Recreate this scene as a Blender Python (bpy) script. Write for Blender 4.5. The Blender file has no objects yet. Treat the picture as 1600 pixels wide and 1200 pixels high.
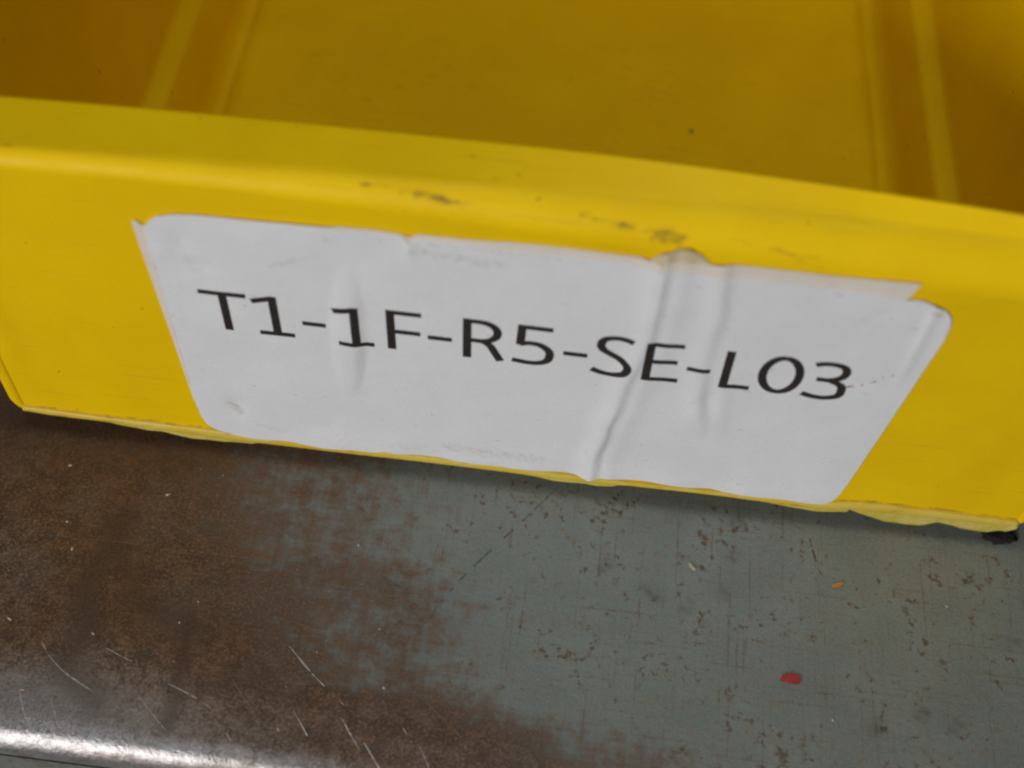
import bpy, bmesh, math, random
from mathutils import Matrix, Vector, noise as mnoise

scene = bpy.context.scene
COL = scene.collection
MM = 0.001
random.seed(7)

# ------------------------------------------------------------------ camera
cam_data = bpy.data.cameras.new("camera")
cam = bpy.data.objects.new("camera", cam_data)
COL.objects.link(cam)
scene.camera = cam
CAM_RIGHT = Vector((0.9923272, 0.1177032, 0.0378502))
CAM_UP = Vector((-0.1170946, 0.7963971, 0.5933300))
CAM_FWD = Vector((-0.0396931, 0.5932095, -0.8040690))
CAM_LOC = Vector((8.8993941, -149.6269860, 234.9796357))          # millimetres
cam.matrix_world = Matrix.Translation(CAM_LOC * MM) @ Matrix((CAM_RIGHT, CAM_UP, -CAM_FWD)).transposed().to_4x4()
cam_data.sensor_fit = 'HORIZONTAL'
cam_data.sensor_width = 36.0
cam_data.lens = 48.375
cam_data.clip_start = 0.005
cam_data.clip_end = 20.0
cam_data.dof.use_dof = True
cam_data.dof.focus_distance = 0.262
cam_data.dof.aperture_fstop = 10.0

# ------------------------------------------------------------------ light
world = bpy.data.worlds.new("World")
scene.world = world
world.use_nodes = True
bg = world.node_tree.nodes["Background"]
bg.inputs[0].default_value = (0.92, 0.97, 1.0, 1)
bg.inputs[1].default_value = 0.038


def lamp(name, loc, target, sx, sy, watts, col):
    d = bpy.data.lights.new(name, 'AREA')
    d.shape = 'RECTANGLE'
    d.size, d.size_y, d.energy, d.color = sx, sy, watts, col
    o = bpy.data.objects.new(name, d)
    COL.objects.link(o)
    o.location = loc
    o.rotation_euler = (Vector(target) - Vector(loc)).to_track_quat('-Z', 'Y').to_euler()
    return o


lamp("aisle_lamp", (-0.60, -1.19, 0.52), (0, 0.0, 0.04), 0.36, 0.40, 13.0, (1.0, 0.97, 0.93))
tube = lamp("ceiling_tube", (0.0, -0.032, 1.30), (0, -0.032, 0.0), 0.60, 0.03, 3.0, (0.95, 0.985, 1.0))
tube.rotation_euler = (0, 0, 0)          # long side along the shelf, facing straight down

scene.cycles.filter_width = 2.1
scene.cycles.max_bounces = 6
scene.cycles.diffuse_bounces = 4
scene.cycles.glossy_bounces = 3

vs = scene.view_settings
vs.view_transform = 'Standard'
vs.look = 'None'
vs.exposure = 0.12
vs.gamma = 1.0
vs.use_curve_mapping = False


# ------------------------------------------------------------------ helpers
def lerp(a, b, t):
    return a + (b - a) * t


def interp(pts, x):
    """piecewise linear y(x); pts sorted by x"""
    if x <= pts[0][0]:
        return pts[0][1]
    for (x0, y0), (x1, y1) in zip(pts, pts[1:]):
        if x <= x1:
            return lerp(y0, y1, (x - x0) / (x1 - x0)) if x1 > x0 else y1
    return pts[-1][1]


def sstep(a, b, x):
    t = min(1, max(0, (x - a) / (b - a)))
    return t * t * (3 - 2 * t)


def gauss(d, w):
    return math.exp(-(d / w) ** 2)


def seg_dist(px, py, pts):
    best = 1e9
    for (ax, ay), (bx, by) in zip(pts, pts[1:]):
        dx, dy = bx - ax, by - ay
        t = max(0, min(1, ((px - ax) * dx + (py - ay) * dy) / (dx * dx + dy * dy + 1e-12)))
        best = min(best, math.hypot(px - ax - t * dx, py - ay - t * dy))
    return best


def fnoise(x, y, z=0.0, sc=1.0):
    return mnoise.noise((x * sc, y * sc, z * sc))


def build(name, verts, faces, mat, parent=None, smooth=True, attrs=None, origin=(0, 0, 0)):
    ox, oy, oz = origin
    me = bpy.data.meshes.new(name)
    me.from_pydata([((x - ox) * MM, (y - oy) * MM, (z - oz) * MM) for x, y, z in verts], [], faces)
    bm = bmesh.new()
    bm.from_mesh(me)
    bmesh.ops.recalc_face_normals(bm, faces=bm.faces)
    bm.to_mesh(me)
    bm.free()
    if smooth:
        me.polygons.foreach_set("use_smooth", [True] * len(me.polygons))
    for an, vals in (attrs or {}).items():
        a = me.attributes.new(an, 'FLOAT', 'POINT')
        a.data.foreach_set("value", vals)
    me.materials.append(mat)
    o = bpy.data.objects.new(name, me)
    COL.objects.link(o)
    o.location = (ox * MM, oy * MM, oz * MM)
    if parent:
        o.parent = parent
        q, base = parent, Vector((0, 0, 0))
        while q:
            base += q.location
            q = q.parent
        o.location -= base
    return o


def sharp(o, deg=35):
    """crease edges by angle"""
    bm = bmesh.new()
    bm.from_mesh(o.data)
    for e in bm.edges:
        if len(e.link_faces) == 2 and e.calc_face_angle(0) > math.radians(deg):
            e.smooth = False
    bm.to_mesh(o.data)
    bm.free()


def loft(rings, closed_ring=True, cap=True):
    """rings: list of equal-length point lists -> verts, faces"""
    n = len(rings[0])
    v = [p for r in rings for p in r]
    f = []
    m = n if closed_ring else n - 1
    for i in range(len(rings) - 1):
        for j in range(m):
            k = (j + 1) % n
            f.append((i * n + j, i * n + k, (i + 1) * n + k, (i + 1) * n + j))
    if cap and closed_ring:
        f.append(tuple(range(n)))
        f.append(tuple((len(rings) - 1) * n + j for j in range(n)))
    return v, f


def solid_grid(top, offset):
    """top[i][j] points, offset(p)->back point; closed thin sheet"""
    ni, nj = len(top), len(top[0])
    v = [p for r in top for p in r] + [offset(p) for r in top for p in r]
    f = []
    N = ni * nj
    I = lambda i, j: i * nj + j
    for i in range(ni - 1):
        for j in range(nj - 1):
            a, b, c, d = I(i, j), I(i + 1, j), I(i + 1, j + 1), I(i, j + 1)
            f.append((a, b, c, d))
            f.append((N + d, N + c, N + b, N + a))
    for i in range(ni - 1):
        for j in (0, nj - 1):
            f.append((I(i, j), I(i + 1, j), N + I(i + 1, j), N + I(i, j)))
    for j in range(nj - 1):
        for i in (0, ni - 1):
            f.append((I(i, j), I(i, j + 1), N + I(i, j + 1), N + I(i, j)))
    return v, f


# ------------------------------------------------------------------ materials
class NT:
    def __init__(self, name):
        self.m = bpy.data.materials.new(name)
        self.m.use_nodes = True
        self.t = self.m.node_tree
        self.b = self.t.nodes["Principled BSDF"]
        tc = self.t.nodes.new("ShaderNodeTexCoord")
        mp = self.t.nodes.new("ShaderNodeMapping")
        mp.inputs["Scale"].default_value = (1000, 1000, 1000)
        self.t.links.new(tc.outputs["Object"], mp.inputs["Vector"])
        self.co = mp.outputs[0]           # object coordinates in mm

    def put(self, sock, val):
        if isinstance(val, bpy.types.NodeSocket):
            self.t.links.new(val, sock)
        elif isinstance(val, (tuple, list)):
            sock.default_value = (*val, 1) if len(val) == 3 and len(sock.default_value) == 4 else val
        else:
            sock.default_value = val

    def math(self, op, a, b=0.0, c=0.0, clamp=False):
        n = self.t.nodes.new("ShaderNodeMath")
        n.operation = op
        n.use_clamp = clamp
        for s, v in zip(n.inputs, (a, b, c)):
            self.put(s, v)
        return n.outputs[0]

    def scaled(self, s, rot=0.0, loc=(0, 0, 0)):
        n = self.t.nodes.new("ShaderNodeMapping")
        self.t.links.new(self.co, n.inputs["Vector"])
        n.inputs["Scale"].default_value = s
        n.inputs["Rotation"].default_value = (0, 0, rot)
        n.inputs["Location"].default_value = loc
        return n.outputs[0]

    def noise(self, scale, detail=3.0, rough=0.55, vec=None, dist=0.0):
        n = self.t.nodes.new("ShaderNodeTexNoise")
        self.t.links.new(vec or self.co, n.inputs["Vector"])
        n.inputs["Scale"].default_value = scale
        n.inputs["Detail"].default_value = detail
        n.inputs["Roughness"].default_value = rough
        n.inputs["Distortion"].default_value = dist
        return n.outputs["Fac"]

    def ramp(self, v, a, b, lo=0.0, hi=1.0):
        n = self.t.nodes.new("ShaderNodeMapRange")
        n.interpolation_type = 'SMOOTHSTEP'
        self.put(n.inputs["Value"], v)
        n.inputs["From Min"].default_value = a
        n.inputs["From Max"].default_value = b
        n.inputs["To Min"].default_value = lo
        n.inputs["To Max"].default_value = hi
        return n.outputs[0]

    def mix(self, f, a, b):
        n = self.t.nodes.new("ShaderNodeMix")
        n.data_type = 'RGBA'
        self.put(n.inputs["Factor"], f)
        self.put(n.inputs["A"] if False else n.inputs[6], a)
        self.put(n.inputs[7], b)
        return n.outputs[2]

    def attr(self, name):
        n = self.t.nodes.new("ShaderNodeAttribute")
        n.attribute_name = name
        return n.outputs["Fac"]

    def bump(self, h, dist, strength=1.0, prev=None):
        n = self.t.nodes.new("ShaderNodeBump")
        n.inputs["Strength"].default_value = strength
        n.inputs["Distance"].default_value = dist * MM
        self.put(n.inputs["Height"], h)
        if prev is not None:
            self.put(n.inputs["Normal"], prev)
        return n.outputs[0]

    def set(self, **k):
        for key, v in k.items():
            self.put(self.b.inputs[key.replace("_", " ")], v)
        return self.m


def mat_yellow():
    n = NT("yellow_plastic")
    d = n.attr("dirt_shade")
    blot = n.noise(0.045, 4)
    fine = n.noise(0.9, 3)
    base = n.mix(n.ramp(blot, 0.35, 0.7), (0.83, 0.538, 0.0006), (0.88, 0.588, 0.0008))
    base = n.mix(n.math('MULTIPLY', n.ramp(fine, 0.55, 0.8), 0.10), base, (0.55, 0.36, 0.01))
    # rubbed-in dirt follows the attribute, broken up along x
    streak = n.noise(1.0, 5, 0.7, n.scaled((0.25, 0.8, 0.8)), 0.8)
    dm = n.ramp(n.math('ADD', d, n.math('MULTIPLY', n.math('SUBTRACT', streak, 0.5), 2.2)), 0.30, 0.95)
    dm = n.math('MULTIPLY', dm, n.ramp(d, 0.02, 0.25))
    base = n.mix(n.math('MULTIPLY', dm, 0.78), base, (0.13, 0.080, 0.020))
    grain = n.noise(2.6, 2, 0.6)
    base = n.mix(n.ramp(grain, 0.25, 0.75, 0.0, 0.16), base, (0.66, 0.40, 0.004))
    hair = n.ramp(n.noise(1.0, 2, 0.5, n.scaled((0.035, 1.6, 1.6), 0.35)), 0.66, 0.72)
    base = n.mix(n.math('MULTIPLY', hair, 0.26), base, (0.45, 0.29, 0.02))
    speck = n.ramp(n.noise(0.55, 2, 0.4), 0.75, 0.79)
    base = n.mix(n.math('MULTIPLY', speck, 0.55), base, (0.16, 0.09, 0.02))
    rough = n.ramp(n.noise(0.12, 4), 0.3, 0.7, 0.48, 0.60)
    nb = n.bump(n.noise(0.5, 4, 0.6), 0.05, 0.6)
    return n.set(Base_Color=base, Roughness=rough, Specular_IOR_Level=0.16, Normal=nb)


def mat_lip():
    n = NT("worn_pale_yellow_edge")
    k = n.noise(0.25, 4, 0.6, n.scaled((0.4, 1, 1)))
    base = n.mix(n.ramp(k, 0.35, 0.7), (0.66, 0.47, 0.03), (0.70, 0.53, 0.09))
    g = n.ramp(n.noise(0.6, 4, 0.7, n.scaled((0.3, 1, 1), loc=(9, 3, 1))), 0.56, 0.72)
    base = n.mix(n.math('MULTIPLY', g, 0.6), base, (0.20, 0.13, 0.04))
    return n.set(Base_Color=base, Roughness=0.5, Normal=n.bump(n.noise(1.2, 3), 0.12, 0.6))


def mat_flash():
    n = NT("thin_translucent_flash")
    base = n.mix(n.ramp(n.noise(0.5, 3), 0.35, 0.65), (0.66, 0.52, 0.07), (0.72, 0.61, 0.17))
    return n.set(Base_Color=base, Roughness=0.4, Transmission_Weight=0.12,
                 Normal=n.bump(n.noise(1.0, 3), 0.15, 0.7))


def mat_paper(name, ca, cb, dirt_shade_col):
    n = NT(name)
    base = n.mix(n.ramp(n.noise(0.08, 4), 0.3, 0.7), ca, cb)
    d = n.attr("dirt_shade")
    br = n.noise(0.9, 5, 0.7)
    dm = n.math('MULTIPLY', n.ramp(n.math('ADD', d, n.math('MULTIPLY', n.math('SUBTRACT', br, 0.5), 1.3)), 0.35, 1.0), n.ramp(d, 0.02, 0.3))
    base = n.mix(n.math('MULTIPLY', dm, 0.52), base, dirt_shade_col)
    fg = n.noise(2.2, 3, 0.7)
    base = n.mix(n.ramp(fg, 0.3, 0.75, 0.0, 0.26), base, (0.62, 0.62, 0.62))
    sp = n.ramp(n.noise(0.9, 2, 0.4, n.scaled((0.5, 1, 1))), 0.72, 0.78)
    base = n.mix(n.math('MULTIPLY', sp, 0.35), base, dirt_shade_col)
    nb = n.bump(n.noise(0.7, 5, 0.8), 0.14, 0.7)
    return n.set(Base_Color=base, Roughness=0.62, Specular_IOR_Level=0.25, Normal=nb)


def mat_ink():
    n = NT("black_printed_ink")
    b = n.mix(n.ramp(n.noise(1.5, 4, 0.7), 0.45, 0.8), (0.026, 0.020, 0.018), (0.06, 0.048, 0.042))
    return n.set(Base_Color=b, Roughness=0.55, Specular_IOR_Level=0.3)


def mat_shelf():
    n = NT("worn_painted_steel")
    r, st, pol = n.attr("rust"), n.attr("stain_and_dark"), n.attr("polish")
    big = n.noise(0.07, 4, 0.6)
    mid = n.noise(0.28, 6, 0.74)
    fine = n.noise(1.7, 3, 0.75)
    # brush wear running both ways across the sheet
    lx = n.noise(1.0, 3, 0.7, n.scaled((0.05, 1.0, 1), 0.06))
    ly = n.noise(1.0, 3, 0.7, n.scaled((0.9, 0.05, 1), 0.05))
    wear = n.math('MULTIPLY', n.math('ADD', lx, ly), 0.5)
    s = n.math('MULTIPLY_ADD', n.math('SUBTRACT', big, 0.5), 0.60, r)
    s = n.math('MULTIPLY_ADD', n.math('SUBTRACT', mid, 0.5), 1.15, s)
    s = n.math('MULTIPLY_ADD', n.math('SUBTRACT', fine, 0.5), 0.85, s)
    s = n.math('MULTIPLY_ADD', n.math('SUBTRACT', wear, 0.5), 0.45, s)
    mask = n.ramp(s, 0.14, 0.90)
    paint = n.mix(n.ramp(big, 0.3, 0.7), (0.134, 0.156, 0.143), (0.174, 0.196, 0.180))
    paint = n.mix(n.math('MULTIPLY', n.ramp(mid, 0.45, 0.72), 0.65), paint, (0.155, 0.130, 0.086))
    paint = n.mix(n.math('MULTIPLY', n.ramp(wear, 0.52, 0.66), 0.50), paint, (0.120, 0.105, 0.070))
    paint = n.mix(n.ramp(fine, 0.3, 0.75, 0.0, 0.45), paint, (0.245, 0.26, 0.243))
    hl = n.ramp(n.noise(1.0, 3, 0.6, n.scaled((0.03, 1.5, 1), 0.10)), 0.60, 0.68)
    hv = n.ramp(n.noise(1.0, 3, 0.6, n.scaled((1.4, 0.035, 1), -0.07, (5, 3, 0))), 0.58, 0.68)
    paint = n.mix(n.math('MULTIPLY', n.math('MAXIMUM', hl, hv), n.ramp(mid, 0.35, 0.65, 0.1, 0.65)), paint, (0.105, 0.078, 0.046))
    pit = n.ramp(n.math('MULTIPLY_ADD', big, 0.45, n.noise(0.50, 5, 0.70, None, 0.2)), 0.80, 0.915)
    paint = n.mix(n.math('MULTIPLY', pit, 0.85), paint, (0.085, 0.048, 0.024))
    rc = n.mix(n.ramp(mid, 0.3, 0.7), (0.032, 0.016, 0.008), (0.124, 0.060, 0.027))
    rc = n.mix(n.math('MULTIPLY', n.ramp(big, 0.42, 0.62), 0.5), rc, (0.076, 0.057, 0.045))
    rc = n.mix(n.ramp(fine, 0.42, 0.72, 0.0, 0.65), rc, (0.205, 0.135, 0.085))
    bare = n.math('MULTIPLY', pol, n.ramp(n.math('MULTIPLY_ADD', pol, 0.55, n.math('MULTIPLY_ADD', fine, 0.7, n.math('MULTIPLY', mid, 0.8))), 0.78, 1.40))
    rc = n.mix(bare, rc, (0.40, 0.395, 0.405))
    col = n.mix(mask, paint, rc)
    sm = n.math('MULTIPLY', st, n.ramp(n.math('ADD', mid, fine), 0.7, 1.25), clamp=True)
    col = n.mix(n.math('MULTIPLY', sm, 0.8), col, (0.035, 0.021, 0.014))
    metal = n.math('MULTIPLY', mask, n.ramp(bare, 0.05, 0.8, 0.0, 0.9))
    rough = n.math('MULTIPLY_ADD', pol, -0.14, n.ramp(fine, 0.3, 0.7, 0.40, 0.58))
    nb = n.bump(n.math('MULTIPLY_ADD', fine, 0.55, mid), 0.20, 0.8)
    return n.set(Base_Color=col, Metallic=metal, Roughness=rough, Specular_IOR_Level=n.math('MULTIPLY_ADD', pol, 0.45, n.math('MULTIPLY_ADD', mask, -0.14, 0.28)), Normal=nb)


def mat_plain(name, a, b, rough=0.6, sc=0.6, metal=0.0):
    n = NT(name)
    return n.set(Base_Color=n.mix(n.ramp(n.noise(sc, 4, 0.6), 0.35, 0.65), a, b), Roughness=rough,
                 Metallic=metal, Normal=n.bump(n.noise(sc * 3, 3), 0.08, 0.6))


M_YEL, M_LIP, M_FLASH, M_INK, M_SHELF = mat_yellow(), mat_lip(), mat_flash(), mat_ink(), mat_shelf()
M_PAPER = mat_paper("white_label_paper", (0.752, 0.772, 0.825), (0.80, 0.815, 0.86), (0.34, 0.29, 0.22))
M_OLD = mat_paper("aged_cream_label_paper", (0.76, 0.69, 0.60), (0.80, 0.74, 0.66), (0.42, 0.31, 0.20))
M_SCRAP = mat_paper("yellowed_label_scrap", (0.60, 0.47, 0.24), (0.66, 0.56, 0.36), (0.28, 0.20, 0.12))
M_BRIGHT = mat_plain("bare_scratched_steel", (0.62, 0.60, 0.56), (0.40, 0.37, 0.33), 0.38, 1.5, 0.6)
M_FAINT = mat_plain("faint_scratch", (0.17, 0.15, 0.12), (0.11, 0.09, 0.07), 0.5, 0.8)
M_PEN = mat_plain("blue_black_line", (0.055, 0.060, 0.068), (0.10, 0.105, 0.10), 0.7, 1.2)
M_RUSTMARK = mat_plain("rust_brown_mark", (0.085, 0.048, 0.026), (0.12, 0.075, 0.045), 0.7, 1.2)
M_RED = mat_plain("red_paint", (0.36, 0.022, 0.022), (0.27, 0.014, 0.015), 0.45, 0.8)
M_ORANGE = mat_plain("orange_brown_flake", (0.42, 0.20, 0.06), (0.30, 0.13, 0.04), 0.6, 0.9)
M_BLACK = mat_plain("black_grime", (0.006, 0.005, 0.004), (0.014, 0.011, 0.009), 0.9, 0.8)
M_GRAIN = mat_plain("pale_dust", (0.36, 0.29, 0.17), (0.42, 0.37, 0.30), 0.7, 0.3)
M_SCUFF = mat_plain("brown_scuff", (0.30, 0.17, 0.08), (0.40, 0.26, 0.15), 0.7, 1.0)

# ------------------------------------------------------------------ shelf
EDGE_Y, EDGE_R = -67.3, 5.6
RUSTB = [(-28, 10.2), (-27, -5.4), (-27, -14.4), (-25, -20.6), (-21.0, -23.2), (-16.8, -24.6), (-11.3, -28.0),
         (-13.8, -35.1), (-14.2, -40.4), (-11.0, -45.1), (-5.9, -48.2), (5.9, -49.1), (15.5, -51.5), (23.8, -54.0), (30.8, -57.2)]
RUSTX = sorted([(y, x) for x, y in RUSTB])
STAINS_AND_DARK = [([(-73.7, -18.3), (-74.7, -25.7), (-77.2, -35.8), (-73.7, -43.4), (-76.6, -51.5), (-68.1, -57.8)], 2.8, 0.8),
          ([(-56.1, -38.3), (-54.8, -48.5), (-54.4, -60.2)], 1.3, 1.0),
          ([(-50.8, -52.4), (-45.5, -50.1), (-38.2, -48.8)], 2.2, 0.6),
          ([(-73.7, -27.0), (-64.3, -38.1), (-54.9, -41.4)], 3.0, 0.6),
          ([(-105, 2), (-85, -2), (-65, -3)], 8.0, 0.6)]  # broad darker patch on the shelf at the bin's left front
STAINS_AND_DARK += [([(x - 0.6, y - 0.5), (x + 0.7, y + 0.6)], 0.9, 0.9) for x, y in
           [(20.3, -17.3), (28.6, -21.1), (30.2, -22.6), (43.4, -19.7), (45.0, -11.7), (91.3, -10.2), (98.1, -23.1), (71.9, -43.9),
            (85.9, -41.4), (45.5, -3.6), (80.1, -40.0), (36.5, -24.0)]]


def shelf_masks(x, y):
    bx = interp(RUSTX, y)
    r = (bx - x) / 72.0 + 0.47 + 0.20 * fnoise(x, y, 4, 0.05) + 0.08 * fnoise(x, y, 9, 0.15)
    r = min(1.0, max(-0.05, r))
    if r < 0.45:
        r = 0.45 - (0.45 - r) * 1.0
    if y < EDGE_Y + 8:                       # paint rubbed off along the fold
        r = max(r, 0.62 * sstep(EDGE_Y + 8, EDGE_Y + 1, y))
    if y < EDGE_Y + 0.6:
        r = lerp(r, 0.30, sstep(EDGE_Y + 0.6, EDGE_Y + 0.05, y))
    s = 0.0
    for pts, w, a in STAINS_AND_DARK:
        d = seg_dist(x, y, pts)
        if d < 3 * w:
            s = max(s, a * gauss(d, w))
    p = sstep(EDGE_Y + 30, EDGE_Y + 3, y) * (0.30 + 0.55 * sstep(-20, -80, x))
    p = max(p, 0.95 * gauss(y - (EDGE_Y + 3.0), 3.2) * (0.35 + 0.65 * sstep(10, -60, x)))
    p = max(p, 0.28 * sstep(-70, -96, x) * sstep(-14, -30, y))
    return r, s, p


def make_shelf():
    xs = [-400, -260, -180, -140] + [-120 + 1.5 * i for i in range(161)] + [140, 180, 260, 400]
    ys = [EDGE_Y + EDGE_R + 1.5 * i for i in range(0, 54)] + [30, 60, 120, 200, 320, 420]
    prof = [(y, 0.0) for y in reversed(ys)]
    for k in range(1, 10):
        a = math.pi / 2 * k / 9
        prof.append((EDGE_Y + EDGE_R - EDGE_R * math.sin(a), -EDGE_R + EDGE_R * math.cos(a)))
    prof += [(EDGE_Y, z) for z in (-5, -8, -14, -24, -38)]
    prof += [(EDGE_Y + 1.2, -38.2), (EDGE_Y + 1.4, -6), (EDGE_Y + EDGE_R + 2, -1.6), (420, -1.6)]
    rings, at = [], {"rust": [], "stain_and_dark": [], "polish": []}
    for x in xs:
        ring = []
        for y, z in prof:
            wob = 0.10 * fnoise(x, y, 0, 0.03) if abs(x) < 130 else 0
            ring.append((x, y, z + (wob if z > -6 else 0)))
            r, s, p = shelf_masks(x, y)
            if z < -EDGE_R - 0.2:                       # vertical lip keeps its paint
                r, p, s = 0.34 - 0.1 * sstep(-3.5, -9, z), 0.0, 0.0
                r = lerp(0.7, r, sstep(-3.2, -6.0, z))
            at["rust"].append(r)
            at["stain_and_dark"].append(s)
            at["polish"].append(p)
        rings.append(ring)
    v, f = loft(rings)
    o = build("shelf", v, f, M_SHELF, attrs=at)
    sharp(o, 60)
    o["kind"] = "structure"
    o["label"] = "worn grey-green painted steel shelf with brown rust and a rounded front edge"
    return o


shelf = make_shelf()


def catmull(pts, step):
    out = []
    P = [pts[0]] + list(pts) + [pts[-1]]
    for i in range(1, len(P) - 2):
        p0, p1, p2, p3 = P[i - 1], P[i], P[i + 1], P[i + 2]
        L = math.dist(p1, p2)
        n = max(2, int(L / step))
        for k in range(n):
            t = k / n
            out.append(tuple(0.5 * (2 * b + (c - a) * t + (2 * a - 5 * b + 4 * c - d) * t * t + (3 * b - a - 3 * c + d) * t ** 3)
                             for a, b, c, d in zip(p0, p1, p2, p3)))
    out.append(pts[-1])
    return out


def ribbon(path, width, to3d, across=2, jitter=0.0, gaps=0.0, rnd=random):
    """flat strip along a 2-D path, mapped onto a surface by to3d(u, v)"""
    v, f = [], []
    n = len(path)
    row = across + 1
    for i, (a, b) in enumerate(path):
        i0, i1 = max(0, i - 1), min(n - 1, i + 1)
        dx, dy = path[i1][0] - path[i0][0], path[i1][1] - path[i0][1]
        L = math.hypot(dx, dy) or 1
        nx, ny = -dy / L, dx / L
        w = width(i / (n - 1), abs(dy / L)) if callable(width) else width
        w *= 1 + rnd.uniform(-jitter, jitter)
        for k in range(row):
            q = (k / across - 0.5) * w
            v.append(to3d(a + nx * q, b + ny * q))
    skip = False
    for i in range(n - 1):
        if gaps:
            if rnd.random() < 0.35:
                skip = rnd.random() < gaps
            if skip:
                continue
        for k in range(across):
            f.append((i * row + k, i * row + k + 1, (i + 1) * row + k + 1, (i + 1) * row + k))
    return v, f


def shelf_z(x, y, lift):
    z = 0.10 * fnoise(x, y, 0, 0.03)
    c = EDGE_Y + EDGE_R
    if y < c:
        d = min(EDGE_R, c - y)
        z += math.sqrt(max(0, EDGE_R ** 2 - d * d)) - EDGE_R
    return (x, y, z + lift)


def shelf_line(name, pts, w, mat, gaps=0.0, jitter=0.25, lift=0.05):
    path = catmull(pts, 0.45)
    tap = lambda t, s: w * (0.25 + 0.75 * math.sin(math.pi * min(1, max(0, t))) ** 0.6)
    v, f = ribbon(path, tap, lambda x, y: shelf_z(x, y, lift), 1, jitter, gaps)
    return build(name, v, f, mat, shelf)


for pts, w, m, g in [
    ([(-79.8, -49.5), (-75.6, -52.6), (-69.4, -55.6)], 0.20, M_BRIGHT, 0.04),
    ([(-81.5, -47.2), (-80.2, -49.0)], 0.12, M_BRIGHT, 0.3),
    ([(-69.5, -47.0), (-66.9, -48.0), (-64.0, -49.0)], 0.15, M_BRIGHT, 0.15),
    ([(-57.5, -52.0), (-52.2, -53.8), (-47.8, -55.8)], 0.15, M_BRIGHT, 0.2),
    ([(-36.5, -42.0), (-30.8, -47.2), (-24.2, -52.2)], 0.17, M_BRIGHT, 0.15),
    ([(-35.0, -45.0), (-31.0, -49.5), (-28.0, -52.5)], 0.11, M_FAINT, 0.3),
    ([(-33.0, -54.4), (-29.6, -58.7), (-26.4, -63.6)], 0.17, M_BRIGHT, 0.2),
    ([(-24.2, -54.6), (-22.0, -57.5), (-19.8, -60.2)], 0.18, M_BRIGHT, 0.15),
    ([(-19.4, -58.6), (-17.3, -61.2), (-15.2, -63.8)], 0.20, M_BRIGHT, 0.1),
    ([(-9.5, -58.0), (-7.4, -61.5), (-6.6, -63.2)], 0.17, M_BRIGHT, 0.2),
    ([(-96.1, -25.9), (-71.8, -25.0), (-36.6, -25.3)], 0.11, M_FAINT, 0.35),
    ([(-97.0, -31.0), (-80.0, -32.0), (-62.0, -34.0)], 0.10, M_FAINT, 0.45),
    ([(-50.0, -28.0), (-30.0, -28.6), (-12.0, -30.2)], 0.10, M_FAINT, 0.5),
    ([(-45.0, -32.0), (-39.2, -35.9), (-31.3, -38.8)], 0.11, M_FAINT, 0.4),
    ([(-46.6, -48.5), (-40.7, -54.9), (-35.5, -61.6)], 0.13, M_FAINT, 0.3),
    ([(-12.0, -48.0), (-4.0, -54.0), (1.0, -59.0)], 0.12, M_FAINT, 0.4),
    ([(-38.0, -38.0), (-33.0, -41.5), (-27.0, -44.0)], 0.10, M_FAINT, 0.4),
    ([(-61.0, -55.5), (-57.5, -58.5), (-54.0, -61.5)], 0.12, M_BRIGHT, 0.5),
    ([(-82.4, -57.0), (-80.6, -60.5), (-79.2, -62.4)], 0.20, M_BRIGHT, 0.1),
    ([(-76.0, -58.5), (-74.6, -60.8), (-74.0, -62.0)], 0.14, M_BRIGHT, 0.3),
    ([(-44.0, -60.0), (-42.0, -62.0)], 0.13, M_BRIGHT, 0.3),
    ([(-13.0, -55.0), (-11.0, -57.5)], 0.13, M_BRIGHT, 0.3),
]:
    shelf_line("scratch", pts, w, m, g, 0.55)
shelf_line("pen_line", [(9.5, -0.7), (1.5, -12.0), (-6.9, -23.9), (-13.6, -36.4)], 0.34, M_PEN, 0.5, 0.4)
shelf_line("rust_run", [(60.1, -5.2), (61.2, -10.0), (62.9, -14.9)], 0.40, M_RUSTMARK, 0.25, 0.5)

# ------------------------------------------------------------------ bin geometry basics
ZB = 3.0
TH = math.radians(3.0)
CT, ST = math.cos(TH), math.sin(TH)


def dent(x, s):
    """slight waviness of the moulded front panel"""
    d = 0.35 * gauss(x + 96.0 - 0.03 * (s - 40), 2.2) * sstep(8, 25, s) * sstep(70, 45, s)
    d -= 0.30 * gauss(x - 93.0, 5.0) * gauss(s - 22, 16)
    d += 0.12 * fnoise(x, s, 3.1, 0.035)
    return d


def on_face(x, s, h=0.0):
    h += dent(x, s)
    return (x, -s * ST - h * CT, ZB + s * CT - h * ST)


LIP_TOP = [(-99.5, 3.2), (-81.8, 2.6), (-62, 2.55), (-26, 2.35), (0, 2.2), (15, 1.9), (40, 2.3), (60, 2.8), (69, 4.7), (81, 4.9), (99.5, 4.6)]
LIP_BOT = [(-99.5, 1.7), (-94, 1.1), (-83.5, 1.0), (-74, 0.3), (-65, -0.3), (-52, -0.2), (-26, 0.0), (-5, 0.1), (8, -0.2), (19, -0.1),
           (23, 0.7), (38, 0.9), (50, 0.6), (60, 0.5), (69, 1.9), (84, 2.2), (95, 2.6), (99.5, 3.2)]


def fold_s(x):
    return 79.6 - 1.1 * max(0, -x / 85) ** 2 * 1.6 - 0.5 * max(0, x / 80) ** 2


def rim_back(x):
    return 10.0 - 0.9 * abs(x / 80) ** 2 + 1.5 * max(0, -x / 87) ** 1.5 - 2.2 * max(0, x / 78) ** 1.5


bin_root = bpy.data.objects.new("storage_bin", None)
COL.objects.link(bin_root)
bin_root.location = (0, 0.1, 0)
bin_root["label"] = "yellow plastic open-front storage bin with a white coded label, standing on the steel shelf"
bin_root["category"] = "storage bin"

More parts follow.
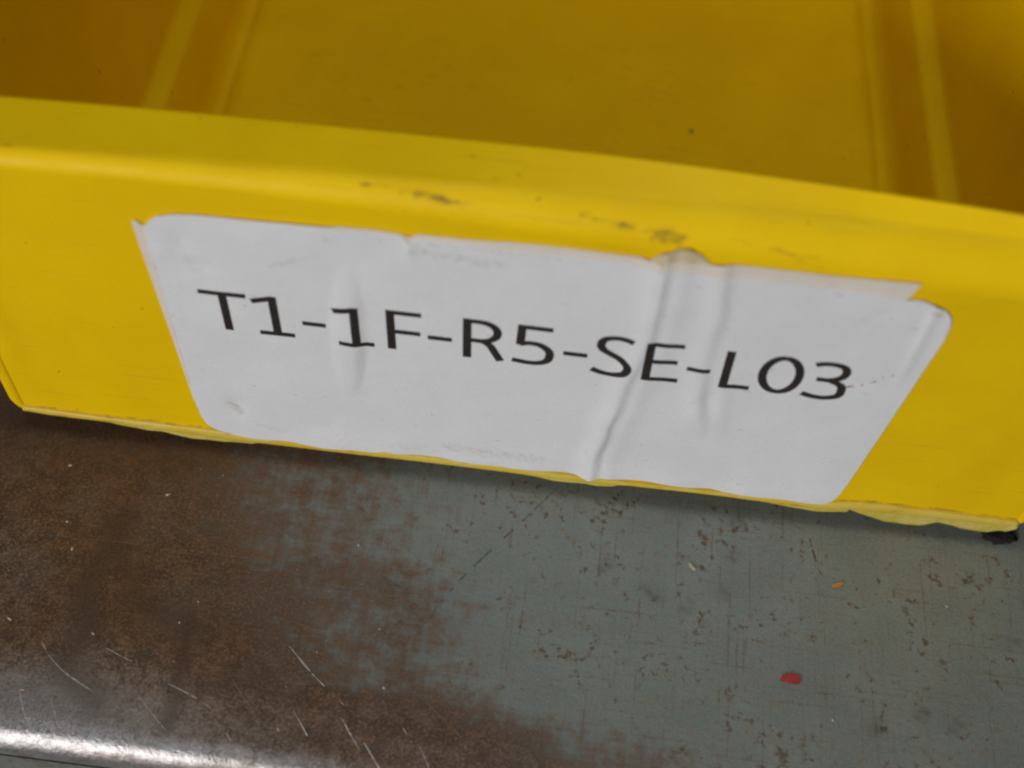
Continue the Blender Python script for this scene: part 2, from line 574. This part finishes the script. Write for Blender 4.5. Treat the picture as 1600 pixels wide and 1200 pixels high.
SMUDGE = [([(-26, -2.0), (-16, -2.4), (-7, -3.1)], 0.5, 0.55), ([(-18, -2.3), (-12.5, -2.7)], 0.6, 0.85),
          ([(8, -2.3), (16, -2.7), (24.5, -3.0)], 0.45, 0.6), ([(19.5, -3.0), (24.0, -3.0)], 0.65, 0.85), ([(14.0, -2.8), (16.0, -2.8)], 0.5, 0.72),
          ([(50.3, -4.6), (53.0, -4.8)], 0.45, 0.75), ([(-83.5, -1.4), (-82, -1.4)], 0.5, 0.5),
          ([(-60, 1.5), (-36, 0.5)], 0.6, 0.30), ([(32, -2.4), (46, -3.4)], 0.5, 0.36), ([(-12, 5), (-6, 5.4)], 0.6, 0.36)]


def panel_dirt(x, y, z, s, topside):
    d = 0.0
    if topside:
        for pts, w, a in SMUDGE:
            q = seg_dist(x, y, pts)
            if q < 3 * w:
                d = max(d, a * gauss(q, w))
    elif s is not None:
        q = s - (interp(LIP_TOP, x) + 0.25)
        d = 0.62 * gauss(q, 0.45)
    return d


def make_front_panel():
    T = 2.4
    xs = [-99.2 + 198.4 * i / 248 for i in range(249)]
    rings, at = [], {"dirt_shade": []}
    for x in xs:
        sb = interp(LIP_BOT, x) + 0.5
        fs = fold_s(x)
        tilt = sstep(-70, 70, x)
        R = lerp(2.8, 8.5, tilt)
        rise = lerp(-0.2, 2.8, tilt)
        rb = rim_back(x) - rise * 0.72
        ang_end = math.pi / 2 - math.atan2(max(0.0, rise), 9.0)
        ring, dirt_shade = [], []

        def add(p, s=None, top=False):
            ring.append(p)
            dirt_shade.append(panel_dirt(p[0], p[1], p[2], s, top))
        lt = interp(LIP_TOP, x)
        # outer face going up
        slist = [sb, lt - 0.4, lt - 0.1, lt + 0.15, lt + 0.45, lt + 0.9, lt + 1.6] + [lerp(lt + 3, fs - R, k / 22) for k in range(23)]
        for s in slist:
            add(on_face(x, s), s)
        # rounded fold: centre is R behind the face
        cx, cy, cz = on_face(x, fs - R, -R)
        for k in range(1, 13):
            ang = lerp(-TH, ang_end, k / 12)
            add((x, cy - R * math.cos(ang), cz + R * math.sin(ang)), None, True)
        y0, z0 = ring[-1][1], ring[-1][2]
        for k in range(1, 25):
            t = k / 24
            add((x, lerp(y0, rb - 1.2, t), z0 + rise * t + 0.12 * fnoise(x, 9, 1, 0.03)), None, True)
        zt = ring[-1][2]
        for k in range(1, 7):
            a = math.pi / 2 * k / 6
            add((x, rb - 1.2 + 1.2 * math.sin(a), zt - 1.2 + 1.2 * math.cos(a)))
        add((x, rb, zt - 7))
        add((x, rb - 1.0, zt - 7.6))
        add((x, rb - 2.0, zt - 7))
        add((x, rb - 2.2, zt - 3.2))
        add((x, y0 + 1.5, zt - 2.8))
        for s in (fs - R - 2, fs - 20, 40, 12, sb + 2.6):
            add(on_face(x, s, -T - dent(x, s)))
        add(on_face(x, sb, -T))
        rings.append(ring)
        at["dirt_shade"] += dirt_shade
    v, f = loft(rings)
    o = build("front_panel", v, f, M_YEL, bin_root, attrs=at)
    sharp(o, 50)
    return o


make_front_panel()


def make_lip():
    xs = [-99.3 + 198.6 * i / 330 for i in range(331)]
    rings = []
    for x in xs:
        t, b = interp(LIP_TOP, x), interp(LIP_BOT, x)
        t += 0.10 * fnoise(x, 2, 0, 0.4)
        b += 0.10 * fnoise(x, 7, 0, 0.2) + 0.05 * fnoise(x, 3, 0, 1.0)
        ring = []
        for k in range(9):
            a = math.pi * k / 8
            s = lerp(b, t, (1 - math.cos(a)) / 2)
            ring.append(on_face(x, s, 0.06 + 0.75 * math.sin(a) ** 0.7 + 0.06 * fnoise(x, k, 5, 0.6)))
        ring.append(on_face(x, t, -0.6))
        ring.append(on_face(x, b, -1.6))
        rings.append(ring)
    v, f = loft(rings)
    o = build("bottom_lip", v, f, M_LIP, bin_root)
    o["label"] = "pale worn lower edge of the bin front"
    return o


make_lip()

FLASH = [
    [(-83, 1.0), (-74.5, -0.2), (-71, 0.0), (-65.4, -1.4), (-59.5, -1.3), (-53, -0.9), (-50, 0.4)],
    [(3, 0.4), (7.8, -0.7), (12.9, -0.5), (17, -0.9), (20, -0.4), (22.5, 0.9)],
    [(50, 0.7), (55, 0.0), (60.3, -0.7), (63, -0.3), (67, 0.5)],
    [(67.5, 1.4), (71, 0.0), (74.9, -1.5), (79, -1.3), (82.2, -1.0), (84.6, 0.9), (87, 0.3), (89.6, -0.6), (94.7, -0.7), (97, 0.6), (98, 0.5), (99.6, 2.2)],
]
for pts in FLASH:
    x0, x1 = pts[0][0], pts[-1][0]
    n = int((x1 - x0) / 0.4)
    top = []
    for i in range(n + 1):
        x = lerp(x0, x1, i / n)
        b = interp(pts, x) + 0.08 * fnoise(x, 4, 1, 0.9)
        t = interp(LIP_BOT, x) + 0.8
        b = max(b, -2.75 / CT)
        top.append([on_face(x, lerp(t, b, k / 6), 0.40 + 0.15 * (k / 6) + 0.25 * fnoise(x, k, 2, 0.2) * k / 6) for k in range(7)])
    v, f = solid_grid(top, lambda p: (p[0], p[1] + 0.22, p[2]))
    o = build("mould_flash", v, f, M_FLASH, bin_root)

# corner beads at both ends of the front
for sx in (-1, 1):
    rings = []
    s_lo = 2.4 if sx < 0 else 4.0
    ss = [s_lo, s_lo + 0.5, s_lo + 1.2, s_lo + 2.5] + [s_lo + 2.5 + (77 - s_lo) * k / 20 for k in range(1, 21)]
    for i, s in enumerate(ss):
        q = min(1, 0.45 + 0.55 * i / 3)
        w0, w1 = 99.0, 99.0 + 2.5 * q + 0.012 * s
        pr = 0.55
        ring = []
        for k in range(9):
            a = math.pi * k / 8
            ring.append(on_face(sx * lerp(w0, w1, (1 - math.cos(a)) / 2), s, pr * math.sin(a) - 0.15))
        ring.append(on_face(sx * w1, s, -4.0))
        ring.append(on_face(sx * w0, s, -4.0))
        rings.append(ring)
    v, f = loft(rings)
    build("corner_bead", v, f, M_YEL, bin_root)

# floor, sides, back (depth axis runs a touch off square)
SK = -0.025
DEP = 290.0
ZF = 6.0


def wall_section(y):
    """inner (x, z) polyline of the right-hand side at depth y; left is mirrored"""
    h = lerp(80.5, 150, sstep(12, 90, y))
    return [(78.0, ZF), (79.4, ZF + 0.15), (81.0, ZF + 0.8), (82.2, ZF + 6.0), (84.3, ZF + 17.5), (84.8, ZF + 18.4), (85.6, ZF + 18.8), (88.3, ZF + 19.1), (89.0, ZF + 19.8),
            (89.4, ZF + 21.4), (91.0, 36), (95.5, 60), (98.7, h - 1), (99.0, h)]


for sx in (-1, 1):
    rings, dirt_shade = [], []
    for y in [3.2, 10, 20, 30, 40, 50, 60, 70, 80, 90, 100, 110, 120, 130, 140, 150, 160, 170, 180, 220, 260, DEP]:
        sec = wall_section(y)
        h = sec[-1][1]
        outer = [(101.3, h), (101.2, 40), (100.6, 12), (100.2, 6.5), (99.0, ZB + 0.6), (78.0, ZB + 0.6)]
        ring = []
        for x, z in sec + outer:
            w = 0.25 * fnoise(x, y, z, 0.02)
            ring.append((sx * x + SK * y * sstep(0, 40, y) + w * 0.5, y, z))
        rings.append(ring)
    v, f = loft(rings)
    o = build("side_wall", v, f, M_YEL, bin_root, attrs={"dirt_shade": [0.0] * len(v)})
    sharp(o, 55)

top = []
for i in range(41):
    x = lerp(-78.4, 78.4, i / 40)
    top.append([(x + SK * y * sstep(0, 40, y), y, ZF - 0.02 + 0.25 * fnoise(x, y, 0, 0.02)) for y in [3.2 + (DEP - 3.2) * k / 60 for k in range(61)]])
v, f = solid_grid(top, lambda p: (p[0], p[1], ZB + 0.7))
fd = []
for x, y, z in v:
    q = 0.16 + 0.14 * fnoise(x, y, 5, 0.03)
    for pts in ([(-40, 118), (-22, 108)], [(10, 134), (34, 128)], [(48, 112), (58, 96)], [(-64, 120), (-58, 100)]):
        q = max(q, 0.30 * gauss(seg_dist(x, y, pts), 1.6))
    fd.append(q)
build("bin_floor", v, f, M_YEL, bin_root, attrs={"dirt_shade": fd})
xb = SK * DEP
bw = [[(xb - 98.2, DEP - 1.5, 8), (xb + 98.2, DEP - 1.5, 8), (xb + 98.2, DEP + 1, 8), (xb - 98.2, DEP + 1, 8)],
      [(xb - 98.6, DEP - 1.0, 134), (xb + 98.6, DEP - 1.0, 134), (xb + 98.6, DEP + 1.5, 134), (xb - 98.6, DEP + 1.5, 134)]]
v, f = loft(bw)
build("back_wall", v, f, M_YEL, bin_root, smooth=False, attrs={"dirt_shade": [0.0] * len(v)})
# moulded feet that carry the bin a few millimetres off the shelf
for fx, fy in [(-80, 14), (80, 14), (-84, DEP - 20), (78, DEP - 20)]:
    rings = []
    for z, q in ((0.12, 5.0), (0.6, 5.6), (ZB + 0.65, 6.2)):
        rings.append([(fx + q * math.cos(a * math.pi / 8), fy + q * math.sin(a * math.pi / 8), z) for a in range(16)])
    v, f = loft(rings)
    build("foot", v, f, M_YEL, bin_root, attrs={"dirt_shade": [0.0] * len(v)})

# ------------------------------------------------------------------ labels
CREASE1 = [(-5, 14.5), (2.6, 15.3), (20, 16.9), (40, 19.7), (52, 21.7), (70.6, 22.0), (80, 22.2)]
CREASE2 = [(20, 34.8), (26.1, 34.1), (34.4, 32.3), (46.3, 31.7), (61.2, 32.4), (70.2, 31.2), (80, 31.0)]


def wrinkle(x, s):
    h = 0.10 * fnoise(x, s, 8.0, 0.06) + 0.05 * fnoise(x, s, 2.0, 0.22)
    # blister left of centre
    xc = lerp(-31.2, -29.4, (s - 22) / 38)
    q = ((x - xc) / 3.3) ** 2 + ((s - 41.5) / 20.5) ** 2
    if q < 1:
        h += 0.62 * (1 - q) ** 1.1
    h += 0.12 * gauss(x - xc - 1.2, 0.9) * max(0.0, 1 - ((s - 38) / 18) ** 2)
    # long crease right of centre
    c = interp(CREASE1, s) + 0.5 * fnoise(s, 1, 0, 0.12)
    d = x - c
    a = 0.75 + 0.30 * gauss(s - 15, 12) + 0.10 * gauss(s - 66, 9)
    h += 0.85 * a * gauss(d, 2.4 if d < 0 else 1.05)
    h += 0.28 * gauss(d - 3.0, 2.0)
    # fainter double crease beside it
    c = interp(CREASE2, s) + 0.4 * fnoise(s, 5, 0, 0.15)
    d = x - c
    a = sstep(20, 30, s) * (0.30 + 0.30 * gauss(s - 34, 7) + 0.25 * gauss(s - 64, 8))
    h += a * gauss(d, 2.4 if d < 0 else 1.1)
    h += 0.30 * gauss(x - 37.0 + 0.10 * (s - 30), 1.6) * gauss(s - 34, 9)
    # small dents
    h -= 0.30 * gauss(math.hypot(x + 57.2, (s - 62.5) * 0.8), 2.2) + 0.25 * gauss(math.hypot(x + 54.0, s - 57), 2.2)
    h -= 0.32 * gauss(math.hypot(x + 54.2, (s - 13) * 0.7), 2.0)
    h += 0.18 * gauss(math.hypot(x + 60, s - 60), 2.5)
    h += 0.25 * gauss(x + 18.6, 0.9) * sstep(62, 68, s)
    h += 0.25 * gauss(x - 65.2 + 0.02 * (64 - s), 0.9) * sstep(40, 60, s)
    # loose bottom edge
    h += sstep(10, 3, s) * (0.22 + 0.30 * math.sin(x * 0.33 + 1.1) * math.sin(x * 0.117))
    return h


LABEL_T = [(-62.35, 62.0), (-62.22, 64.95), (-61.32, 66.86), (-59.66, 68.41), (-56.88, 69.36), (-53.69, 69.75), (-43.27, 70.14), (-30.85, 70.6), (-28.31, 70.38), (-22.66, 70.58),
           (-19.59, 70.33), (-18.61, 69.08), (-17.04, 69.99), (-10.39, 70.21), (-2.22, 69.76), (7.94, 69.98), (18.08, 69.89), (22.15, 69.66),
           (31.28, 69.38), (38.27, 69.7), (48.36, 69.45), (58.43, 69.2), (60.5, 68.93), (62.4, 69.2), (65.22, 68.16), (67.01, 67.15), (68.2, 65.4), (68.6, 63.5), (68.72, 60)]
LABEL_B = [(-62.35, 61.9), (-62.22, 12), (-61.9, 8.0), (-61.06, 5.51), (-59.9, 4.0), (-58.19, 3.0), (-55.5, 2.3), (-51.82, 2.0), (-38.83, 1.9), (-27.78, 2.1), (-25.8, 3.0), (-23.23, 2.65), (-12.92, 2.9), (-0.07, 2.4),
           (10.12, 3.1), (12.7, 2.8), (15.3, 2.2), (17.76, 3.2), (25.33, 3.7), (35.57, 3.0), (39.31, 3.3), (41.98, 2.6), (50.77, 2.9), (58.32, 2.9),
           (61.4, 3.1), (62.98, 4.4), (63.9, 7.2), (64.5, 12), (68.72, 59.9)]
LABEL_DIRT_SHADE = [([(-12.9, 7.5), (4.8, 6.8)], 3.0, 0.62), ([(-55, 13.5), (-53.5, 11)], 1.6, 0.75), ([(-50, 7), (-45, 6)], 1.6, 0.55),  # smudges, plus dent shading painted in at the lower left
              ([(-57.5, 62), (-55, 56)], 2.2, 0.5), ([(-30, 69.5), (-20, 69.4)], 0.5, 0.5), ([(-16, 69.4), (15, 69)], 0.5, 0.65),  # upper-left dent shading painted in, then dirt along the top edge
              ([(-18, 67), (-4, 66)], 2.2, 0.58), ([(-42, 59), (-34, 63)], 1.4, 0.52), ([(65.2, 66.8), (66.5, 66)], 0.8, 0.8), ([(63, 62), (64, 62)], 0.4, 0.85),
              ([(62, 68.4), (65, 67.6)], 0.6, 0.6), ([(-36, 7), (-15, 5)], 3.0, 0.42), ([(16.5, 8), (21, 45), (22.6, 66)], 0.8, 0.40),
              ([(-60, 40), (-59, 50)], 1.5, 0.45), ([(30, 10), (55, 8)], 2.5, 0.40), ([(32.5, 60), (31.5, 69)], 0.8, 0.45), ([(58, 20), (61, 30)], 1.5, 0.38)]


def sheet(name, top_pts, bot_pts, lift, thick, mat, dirt_shade, parent, tear=0.0, nrow=110, step=0.62):
    x0, x1 = top_pts[0][0], top_pts[-1][0]
    xs = sorted(set([round(x0 + 0.03 * k * k, 4) for k in range(8)] + [round(x1 - 0.03 * k * k, 4) for k in range(8)] +
                    [round(lerp(x0 + 2, x1 - 2, i / int((x1 - x0) / step)), 4) for i in range(int((x1 - x0) / step) + 1)] +
                    [p[0] for p in top_pts] + [p[0] for p in bot_pts if x0 <= p[0] <= x1]))
    grid, dv = [], []
    for x in xs:
        t, b = interp(top_pts, x), interp(bot_pts, x)
        t += tear * fnoise(x, 6, 2, 0.9)
        col = []
        for j in range(nrow + 1):
            s = lerp(b, t, j / nrow)
            col.append(on_face(x, s, lift + wrinkle(x, s)))
            d = 0.0
            for pts, w, a in dirt_shade:
                q = seg_dist(x, s, pts)
                if q < 3 * w:
                    d = max(d, a * gauss(q, w))
            dv.append(d)
        grid.append(col)
    v, f = solid_grid(grid, lambda p: (p[0], p[1] + thick, p[2] + thick * ST))
    o = build(name, v, f, mat, parent, attrs={"dirt_shade": dv + dv})
    sharp(o, 50)
    return o


label = sheet("paper_label", LABEL_T, LABEL_B, 0.55, 0.16, M_PAPER, LABEL_DIRT_SHADE, bin_root, 0.05)
label["label"] = "white paper label printed T1-1F-R5-SE-L03, creased and blistered"

OLD_T = [(-64.2, 65.9), (-64.0, 66.3), (-63.5, 66.6), (-62.6, 65.5), (-60.6, 65.8), (-33, 69.9), (-29.8, 70.85), (-22.6, 70.9), (-18.56, 70.4), (-17.0, 71.05), (-10.4, 71.15),
         (-8.36, 71.2), (-2.3, 71.7), (7.8, 71.85), (17.87, 71.75), (20.97, 71.1), (21.7, 70.6), (22.4, 71.6), (30.8, 72.2), (31.8, 72.5), (47.7, 72.45), (61.1, 73.0), (61.3, 73.0)]
OLD_B = [(-64.2, 65.8), (-62.6, 13), (-62.0, 12), (60.0, 12), (60.2, 69.0), (60.5, 69.3), (61.3, 72.8)]
old = sheet("old_label", OLD_T, OLD_B, 0.30, 0.14, M_OLD, [([(21.6, 70.8), (22.0, 69)], 0.5, 0.8), ([(31.2, 72), (31.2, 69)], 0.5, 0.5)], bin_root, 0.10, 70, 0.9)
old["label"] = "cream older label showing as a strip behind the white label"
scrap = sheet("label_scrap", [(19.6, 71.5), (20.4, 72.7), (21.2, 73.6), (23.0, 74.6), (25.4, 74.9), (27.2, 73.9), (28.4, 72.6), (29.2, 71.2)], [(19.6, 71.3), (20, 69.5), (29, 69.5), (29.2, 71.1)],
              0.16, 0.12, M_SCRAP, [([(22, 75.0), (26, 75.2), (28, 73.8)], 0.7, 0.8)], bin_root, 0.15, 24, 0.5)
scrap["label"] = "yellowed round scrap of an older label at the top edge"

# ------------------------------------------------------------------ lettering: printed strokes that follow the paper
H_THIN, V_THICK = 1.18, 1.50


def arc(cx, cy, rx, ry, a0, a1, n=14):
    return [(cx + rx * math.cos(math.radians(lerp(a0, a1, k / n))), cy + ry * math.sin(math.radians(lerp(a0, a1, k / n)))) for k in range(n + 1)]


def glyph(c, w, h):
    """centre-line strokes in a w x h ink box"""
    t, v = H_THIN / 2, V_THICK / 2
    if c == '-':
        return [[(0, h / 2), (w, h / 2)]]
    if c == 'T':
        return [[(0, h - t), (w, h - t)], [(w / 2, h - t), (w / 2, 0)]]
    if c == '1':
        sx = w * 0.56
        return [[(w * 0.10, t), (w, t)], [(sx, t), (sx, h - 0.1)], [(w * 0.02, h * 0.835), (sx + v * 0.2, h - t * 0.95)]]
    if c == 'F':
        return [[(v, 0), (v, h)], [(v, h - t), (w, h - t)], [(v, h * 0.47), (w * 0.95, h * 0.47)]]
    if c == 'E':
        return [[(v, 0), (v, h)], [(v, h - t), (w, h - t)], [(v, h * 0.52), (w * 0.90, h * 0.52)], [(v, t), (w, t)]]
    if c == 'L':
        return [[(v, 0), (v, h)], [(v, t), (w, t)]]
    if c == '0':
        return [arc(w / 2, h / 2, w / 2 - v, h / 2 - t, 90, 450, 40)]
    if c == 'R':
        ry = (h - t - h * 0.47) / 2
        cy = h * 0.47 + ry
        cx = w * 0.40
        bowl = [(v, h - t), (cx, h - t)] + arc(cx, cy, w * 0.90 - v - cx, ry, 90, -90, 16)[1:] + [(v, h * 0.47)]
        return [[(v, 0), (v, h)], bowl, catmull([(w * 0.46, h * 0.47), (w * 0.63, h * 0.38), (w * 0.78, h * 0.16), (w * 0.885, 0.0)], 0.4)]
    if c == '5':
        p = [(w * 0.17, h * 0.52), (w * 0.40, h * 0.565), (w * 0.66, h * 0.54), (w * 0.86, h * 0.42), (w - v, h * 0.30), (w * 0.84, h * 0.15), (w * 0.62, t + 0.12),
             (w * 0.36, t), (w * 0.14, t + 0.25), (0.05, h * 0.085)]
        return [[(w * 0.20, h - t), (w * 0.93, h - t)], [(w * 0.20 + 0.1, h), (w * 0.17 + 0.1, h * 0.50)], catmull(p, 0.35)]
    if c == 'S':
        p = [(w * 0.94, h * 0.905), (w * 0.76, h - t - 0.15), (w * 0.52, h - t), (w * 0.27, h * 0.90), (w * 0.18, h * 0.77), (w * 0.25, h * 0.64), (w * 0.46, h * 0.54),
             (w * 0.70, h * 0.44), (w - v - 0.1, h * 0.29), (w * 0.82, h * 0.13), (w * 0.58, t), (w * 0.30, t + 0.02), (w * 0.02, h * 0.125)]
        return [catmull(p, 0.35)]
    if c == '3':
        p1 = [(w * 0.12, h * 0.89), (w * 0.28, h - t - 0.15), (w * 0.50, h - t), (w * 0.76, h * 0.90), (w * 0.85, h * 0.76), (w * 0.76, h * 0.62), (w * 0.52, h * 0.535), (w * 0.24, h * 0.53)]
        p2 = [(w * 0.24, h * 0.53), (w * 0.56, h * 0.52), (w * 0.82, h * 0.43), (w - v - 0.1, h * 0.29), (w * 0.84, h * 0.14), (w * 0.58, t + 0.02), (w * 0.30, t + 0.05), (w * 0.02, h * 0.115)]
        return [catmull(p1, 0.35), catmull(p2, 0.35)]


TEXT = [('T', -55.9, -47.6, 39.1, 50.2), ('1', -46.9, -39.95, 38.9, 50.4), ('-', -38.25, -34.1, 43.1, 44.2), ('1', -32.7, -25.7, 39.0, 50.6), ('F', -23.3, -17.1, 39.1, 50.6),
        ('-', -16.1, -11.85, 43.3, 44.5), ('R', -9.95, -2.4, 39.3, 50.7), ('5', -1.3, 6.05, 39.3, 50.8), ('-', 7.62, 11.8, 43.4, 44.6), ('S', 12.6, 19.8, 38.8, 50.7),
        ('E', 21.6, 28.0, 38.9, 50.4), ('-', 29.13, 33.16, 43.1, 44.3), ('L', 35.15, 40.5, 39.2, 50.2), ('0', 41.3, 49.0, 39.1, 50.5), ('3', 49.4, 56.9, 38.9, 50.3)]
for c, xa, xb_, sa, sb_ in TEXT:
    V, F = [], []
    for k, path in enumerate(glyph(c, xb_ - xa, sb_ - sa)):
        if len(path) == 2:
            (ax, ay), (bx, by) = path
            n = max(3, int(math.dist(*path) / 0.35))
            path = [(lerp(ax, bx, i / n), lerp(ay, by, i / n)) for i in range(n + 1)]
        wd = lambda t, up: lerp(H_THIN, V_THICK, up)
        v, f = ribbon(path, wd, lambda a, b: on_face(xa + a, sa + b, 0.55 + wrinkle(xa + a, sa + b) + 0.045 + 0.006 * k), 4, 0.012)
        F += [tuple(i + len(V) for i in q) for q in f]
        V += v
    build("hyphen" if c == '-' else "letter" if c.isalpha() else "digit", V, F, M_INK, label)

for pts, w in [([(56.6, 43.6), (58.0, 44.2), (59.2, 44.7)], 0.35), ([(60.2, 45.6), (61.4, 46.6)], 0.25), ([(61.9, 47.6), (63.9, 48.9)], 0.42)]:
    v, f = ribbon(catmull(pts, 0.2), w, lambda a, b: on_face(a, b, 0.55 + wrinkle(a, b) + 0.05), 1, 0.5, 0.35)
    build("scuff", v, f, M_SCUFF, label)

# ------------------------------------------------------------------ loose bits on the shelf


def flake(name, cx, cy, outline, thick, mat, label_text, cat, curl=0.3, z_at=None):
    """thin chip with a ragged outline, slightly curled"""
    n = len(outline)
    v, f = [], []
    zb_ = shelf_z(cx, cy, 0)[2] if z_at is None else z_at
    zz = lambda x, y, t: zb_ + 0.04 + t + curl * (x * x + 0.4 * y * y) * 0.05
    for t in (0.0, thick):
        v.append((cx, cy, zz(0, 0, t + (0.06 if t else 0))))
        for q in (0.55, 1.0):
            v += [(cx + x * q, cy + y * q, zz(x * q, y * q, t)) for x, y in outline]
    m = 1 + 2 * n
    for b, flip in ((0, True), (m, False)):
        for i in range(n):
            j = (i + 1) % n
            f.append((b, b + 1 + i, b + 1 + j))
            f.append((b + 1 + i, b + 1 + n + i, b + 1 + n + j, b + 1 + j))
    for i in range(n):
        j = (i + 1) % n
        f.append((1 + n + i, 1 + n + j, m + 1 + n + j, m + 1 + n + i))
    o = build(name, v, f, mat, None, origin=(cx, cy, zb_))
    sharp(o, 40)
    o["label"], o["category"] = label_text, cat
    return o


flake("paint_flake", 56.4, -36.0, [(-2.0, -0.75), (-1.9, 0.1), (-1.2, 0.7), (-0.2, 0.9), (-0.1, 1.25), (0.2, 0.95), (1.2, 0.75), (1.75, 0.2), (1.6, -0.7), (0.6, -1.0), (-0.7, -0.8)], 0.22, M_RED,
      "small bright red flake lying on the grey-green shelf", "flake")
flake("rust_flake", 65.6, -15.2, [(-1.2, -0.7), (-1.3, 0.0), (-0.2, 0.5), (0.5, 0.9), (1.2, 0.5), (0.5, 0.0), (0.6, -0.5), (-0.2, -0.6)], 0.18, M_ORANGE,
      "small orange-brown flake on the shelf between red flake and bin", "flake")
flake("paper_crumb", 37.1, -15.1, [(-0.7, 0.5), (-0.3, 0.8), (0.2, 0.2), (0.9, -0.6), (0.5, -0.8), (-0.3, -0.2)], 0.25, M_GRAIN,
      "tiny off-white crumb on the shelf below the label's right half", "crumb")

flake("dirt_speck", 31.5, 100.6, [(-0.5, -0.3), (-0.4, 0.3), (0.1, 0.45), (0.5, 0.1), (0.35, -0.4)], 0.15, M_RUSTMARK,
      "tiny dark speck on the yellow bin floor", "speck", 0.3, ZF + 0.15)


def lump(cx, cy, rx, ry, rz, seed):
    bm = bmesh.new()
    bmesh.ops.create_icosphere(bm, subdivisions=4, radius=1.0)
    for vv in bm.verts:
        p = vv.co.normalized()
        k = 1 + 0.45 * mnoise.noise((p.x * 1.6 + seed, p.y * 1.6, p.z * 1.6)) + 0.30 * mnoise.noise((p.x * 5 + seed, p.y * 5, p.z * 5))
        vv.co = Vector((p.x * rx * k, p.y * ry * k, max(-0.9, p.z) * rz * k))
    v = [(cx + q.co.x, cy + q.co.y, q.co.z + rz * 0.95) for q in bm.verts]
    f = [tuple(x.index for x in q.verts) for q in bm.faces]
    bm.free()
    return v, f


v, f = lump(97.4, 0.3, 3.6, 1.8, 0.8, 3.0)
o = build("grime_lump", v, f, M_BLACK, origin=(97.6, -0.2, 0))
o["label"], o["category"] = "black clump of grime on the shelf under the bin's right front corner", "grime"

# pale dust grains, too small to tell apart
GR = [(-88.1, -9.3), (-67.1, -13.3), (-84.7, -22.0), (-81.9, -27.7), (-55.2, -35.5), (-88.8, -43.7), (-72.7, -44.5), (-20.5, -36.4), (-57.6, -40.2), (-17.7, -47.9),
      (-34.9, -58.2), (86.4, -16.9), (64.0, -43.1), (-27.7, -19.3), (-81.8, -56.9)]
rg = random.Random(5)
GR2 = [(rg.uniform(-98, 100), rg.uniform(-60, -4)) for _ in range(50)]
V, F = [], []
for i, (gx, gy) in enumerate(GR + GR2):
    q = rg.uniform(0.18, 0.30) if i < len(GR) else rg.uniform(0.05, 0.14)
    a0 = rg.uniform(0, 6)
    el = rg.uniform(1.0, 2.2)
    b = len(V)
    z0 = shelf_z(gx, gy, 0.02)[2]
    for k in range(6):
        a = k * math.pi / 3
        ux, uy = q * el * math.cos(a) * rg.uniform(0.7, 1.1), q * math.sin(a) * rg.uniform(0.7, 1.1)
        V.append((gx + ux * math.cos(a0) - uy * math.sin(a0), gy + ux * math.sin(a0) + uy * math.cos(a0), z0))
    V.append((gx, gy, z0 + q * 0.9))
    F += [(b + k, b + (k + 1) % 6, b + 6) for k in range(6)] + [tuple(b + k for k in reversed(range(6)))]
o = build("dust_grains", V, F, M_GRAIN, smooth=False)
o["kind"] = "stuff"
o["label"] = "pale dust grains scattered over the shelf"
o["category"] = "dust"
